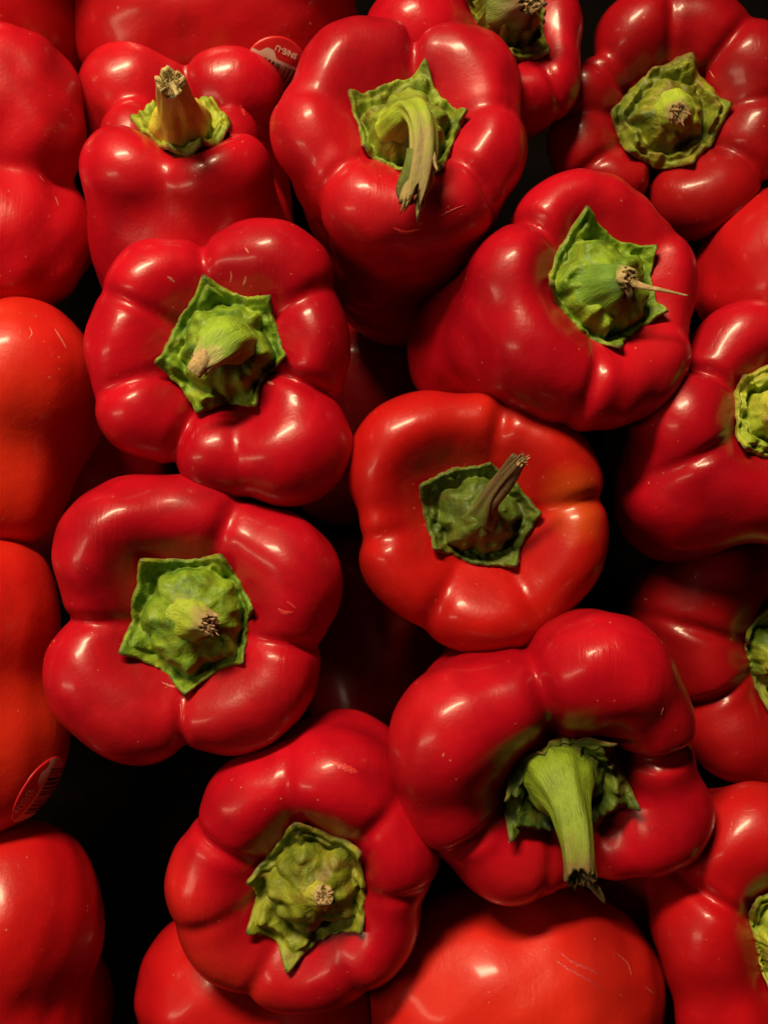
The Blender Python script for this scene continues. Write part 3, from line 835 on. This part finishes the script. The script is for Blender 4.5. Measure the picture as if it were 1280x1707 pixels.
pepper('S', 'red bell pepper in the lower right corner, a strip of yellowish calyx showing', (1310, 1570, -80), (.16, -.06, .98),
       [(1190, 1560, 92, 90), (1250, 1400, 92, 104), (1225, 1690, 92, 92), (1350, 1700, 90, 90), (1380, 1450, 90, 90)],
       poly=[(1243, 1500), (1300, 1478), (1360, 1520), (1370, 1600), (1320, 1660), (1275, 1648), (1260, 1585)],
       stem=[(1315, 1570, 20, 44), (1316, 1570, 50, 30), (1317, 1570, 66, 20)],
       cal=dict(dome=30, foot=(1314, 1570)), skin=SK['m'], green=G_YEL, stemspec=ST(ST_T),
       L=420, k=12, KS=1.35, grooves=[(1150, 1478, 18, 15)], seed=27)

# ------------------------------------------------------------------ peppers lying with only their sides in view
body('M', 'two lobed red bell pepper at the left edge beside the one with upright stem',
     [(20, 160, -250, 112, -140, 200, -300, 90), (45, 225, -240, 96, -140, 250, -300, 80), (15, 405, -250, 128, -140, 380, -300, 90), (75, 385, -290, 84, -100, 380, -300, 80), (-60, 200, -210, 110, -120, 400, -230, 110)], k=11, skin=SK['b'], seed=31, lump=3)
body('N', 'orange tinged red bell pepper at the left edge below the two lobed one',
     [(15, 715, -190, 112, -160, 715, -240, 90), (30, 632, -170, 134, -160, 640, -220, 100), (0, 805, -200, 116, -160, 760, -220, 100), (70, 700, -260, 100, -100, 700, -300, 90)], skin=SK['w'], seed=33)
body('O', 'orange red bell pepper at the lower left edge with a barcode sticker on its side',
     [(-45, 1020, -160, 140, -220, 1050, -200, 100), (-40, 1240, -170, 150, -220, 1200, -200, 100), (-60, 1130, -180, 135, -200, 1130, -200, 110)], k=26, skin=SK['w'], seed=35)
body('Q', 'plain red bell pepper in the bottom left corner seen from its rounded side',
     [(10, 1530, -190, 160, -200, 1600, -220, 110), (0, 1700, -200, 150, -200, 1700, -220, 110), (-60, 1600, -190, 160, -200, 1650, -200, 110)], k=24, skin=SK['m'], seed=37)
body('Q2', 'sliver of red bell pepper under the rounded one in the bottom left corner',
     [(30, 1690, -330, 155, -100, 1820, -330, 130)], skin=SK['m'], seed=38)
body('R', 'red bell pepper at the bottom edge beneath the one with mottled brownish calyx',
     [(372, 1655, -300, 142, 380, 1900, -320, 130), (510, 1680, -300, 130, 510, 1900, -320, 120)], skin=SK['m'], seed=39)
body('I', 'smooth red bell pepper at the bottom edge with scratches across its broad side',
     [(772, 1660, -225, 152, 780, 1960, -225, 150), (940, 1650, -225, 160, 930, 1960, -225, 150), (856, 1662, -222, 156, 860, 1960, -222, 150)], k=34, skin=SK['i'], seed=41)
body('V', 'plain red bell pepper at the right edge under the shaded many lobed one',
     [(1310, 460, -250, 150, 1500, 330, -280, 120)], skin=SK['m'], seed=43)
body('W', 'red bell pepper in the top left corner showing only one smooth side',
     [(10, 20, -400, 165, -80, -160, -440, 140)], skin=SK['m'], seed=45)
body('X', 'red bell pepper behind others at the top edge, barcode sticker low on its side',
     [(275, 40, -420, 160, 260, -200, -450, 140), (440, 40, -420, 160, 440, -200, -450, 140), (350, 30, -400, 140, 350, -200, -430, 130)], k=24, skin=SK['m'], seed=47)

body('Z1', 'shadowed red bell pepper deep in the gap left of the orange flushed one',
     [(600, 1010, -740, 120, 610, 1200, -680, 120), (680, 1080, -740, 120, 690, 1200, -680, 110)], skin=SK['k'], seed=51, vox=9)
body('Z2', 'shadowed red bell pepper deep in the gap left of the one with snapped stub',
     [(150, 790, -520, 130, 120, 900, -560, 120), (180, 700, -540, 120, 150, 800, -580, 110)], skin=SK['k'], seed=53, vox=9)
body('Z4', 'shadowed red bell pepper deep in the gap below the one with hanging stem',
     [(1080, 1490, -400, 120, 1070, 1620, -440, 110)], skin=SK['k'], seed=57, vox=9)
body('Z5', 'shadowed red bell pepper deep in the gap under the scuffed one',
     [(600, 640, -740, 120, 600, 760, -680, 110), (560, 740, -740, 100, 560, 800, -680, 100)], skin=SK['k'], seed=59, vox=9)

# ------------------------------------------------------------------ healed nicks, scratches, stickers
for key, pts, w in [
    ('C', [(279, 461), (285, 465), (292, 471)], 6), ('C', [(385, 452), (386, 462), (384, 472)], 4), ('C', [(410, 460), (409, 468), (405, 477)], 6),
    ('C', [(444, 635), (450, 638), (457, 641)], 7), ('C', [(195, 517), (203, 519), (210, 522)], 3), ('C', [(408, 412), (412, 418), (415, 422)], 4),
    ('N', [(92, 548), (101, 562), (111, 580)], 5), ('N', [(50, 545), (54, 556), (48, 566)], 3),
    ('M', [(66, 292), (74, 302)], 3), ('M', [(93, 328), (98, 342)], 3), ('I', [(1028, 1590), (1045, 1605), (1052, 1625)], 3), ('I', [(1075, 1645), (1090, 1658)], 3),
    ('F', [(270, 1137), (288, 1144), (304, 1143)], 5), ('K', [(1182, 118), (1190, 130)], 3),
    ('H', [(740, 1255), (738, 1262)], 4), ('H', [(1105, 1180), (1102, 1192)], 5)]:
    scratch(key, pts, w, M_SCAR, 'healed_nick')
for key, pts, w in [
    ('I', [(922, 1598), (950, 1616), (975, 1630), (1002, 1648)], 10), ('I', [(930, 1585), (955, 1603), (985, 1616), (1000, 1626)], 9),
    ('G', [(552, 1268), (568, 1276), (585, 1283), (596, 1287)], 15), ('F', [(463, 1015), (475, 1022), (488, 1021)], 12), ('F', [(478, 1003), (488, 1010), (494, 1016)], 6),
    ('A', [(403, 176), (406, 184), (408, 192)], 10), ('B', [(735, 360), (755, 350), (775, 342)], 4), ('B', [(655, 380), (675, 388), (700, 382)], 9),
    ('T', [(1040, 740), (1040, 741)], 2), ('S', [(1238, 1352), (1262, 1350)], 3), ('F', [(301, 1172), (303, 1190), (302, 1205)], 6)]:
    scratch(key, pts, w, M_SCARR, 'scratch')
sticker('X', 462, 112, -36, 62, 58, 'SN/E-U', (4, 34), 15, 180, 14, (-48, 46, -50, 8))
sticker('O', 72, 1322, 228, 72, 62, '4088', (22, 40), 28, 180, 22, (-48, 46, -50, 12), -1)

sliver('E', [(1050, 470, 76), (1075, 478, 84), (1105, 484, 92), (1148, 493, 98)], [7, 4.5, 3.2, .8], M_TAN)
sliver('E', [(1046, 480, 74), (1050, 492, 72), (1052, 505, 62)], [6, 5, 1.5], M_DARKFIB)
sliver('D', [(794, 858, 50), (808, 830, 76), (832, 795, 104), (858, 758, 136)], [11, 9, 7.5, 5], ST_DK)
sliver('D', [(804, 862, 50), (822, 838, 78), (848, 806, 104), (874, 766, 132)], [10, 10, 8, 4], M_DARKFIB)
sliver('B', [(690, 250, 92), (684, 290, 82), (676, 322, 66), (688, 340, 60)], [12, 13, 13, 4], ST_DK)
sliver('B', [(712, 232, 96), (722, 262, 92), (729, 285, 84)], [5, 4, 1.2], M_TAN)
sliver('H', [(975, 1464, 182), (988, 1478, 178), (1000, 1492, 172), (1008, 1506, 168)], [8, 6, 5, 1.5], M_TAN)
sliver('C', [(352, 580, 84), (338, 600, 92), (322, 622, 88)], [13, 15, 12], M_TAN, flat=.5)

# unseen peppers added past the top edge to shade the row below
for nm, x, y, z in (('beyond the top edge above the two lobed one', 70, -290, -130), ('beyond the top edge above the barcode sticker', 380, -290, -120),
                    ('beyond the top edge above the many lobed one', 1085, -290, -110)):
    body('Y%d' % x, 'red bell pepper added for shade, unseen ' + nm, [(x - 70, y, z, 120, x - 60, y, z - 220, 90), (x + 70, y, z, 120, x + 60, y, z - 220, 90), (x, y - 60, z, 120, x, y - 40, z - 220, 90)],
         skin=SK['a'], seed=x, vox=12)
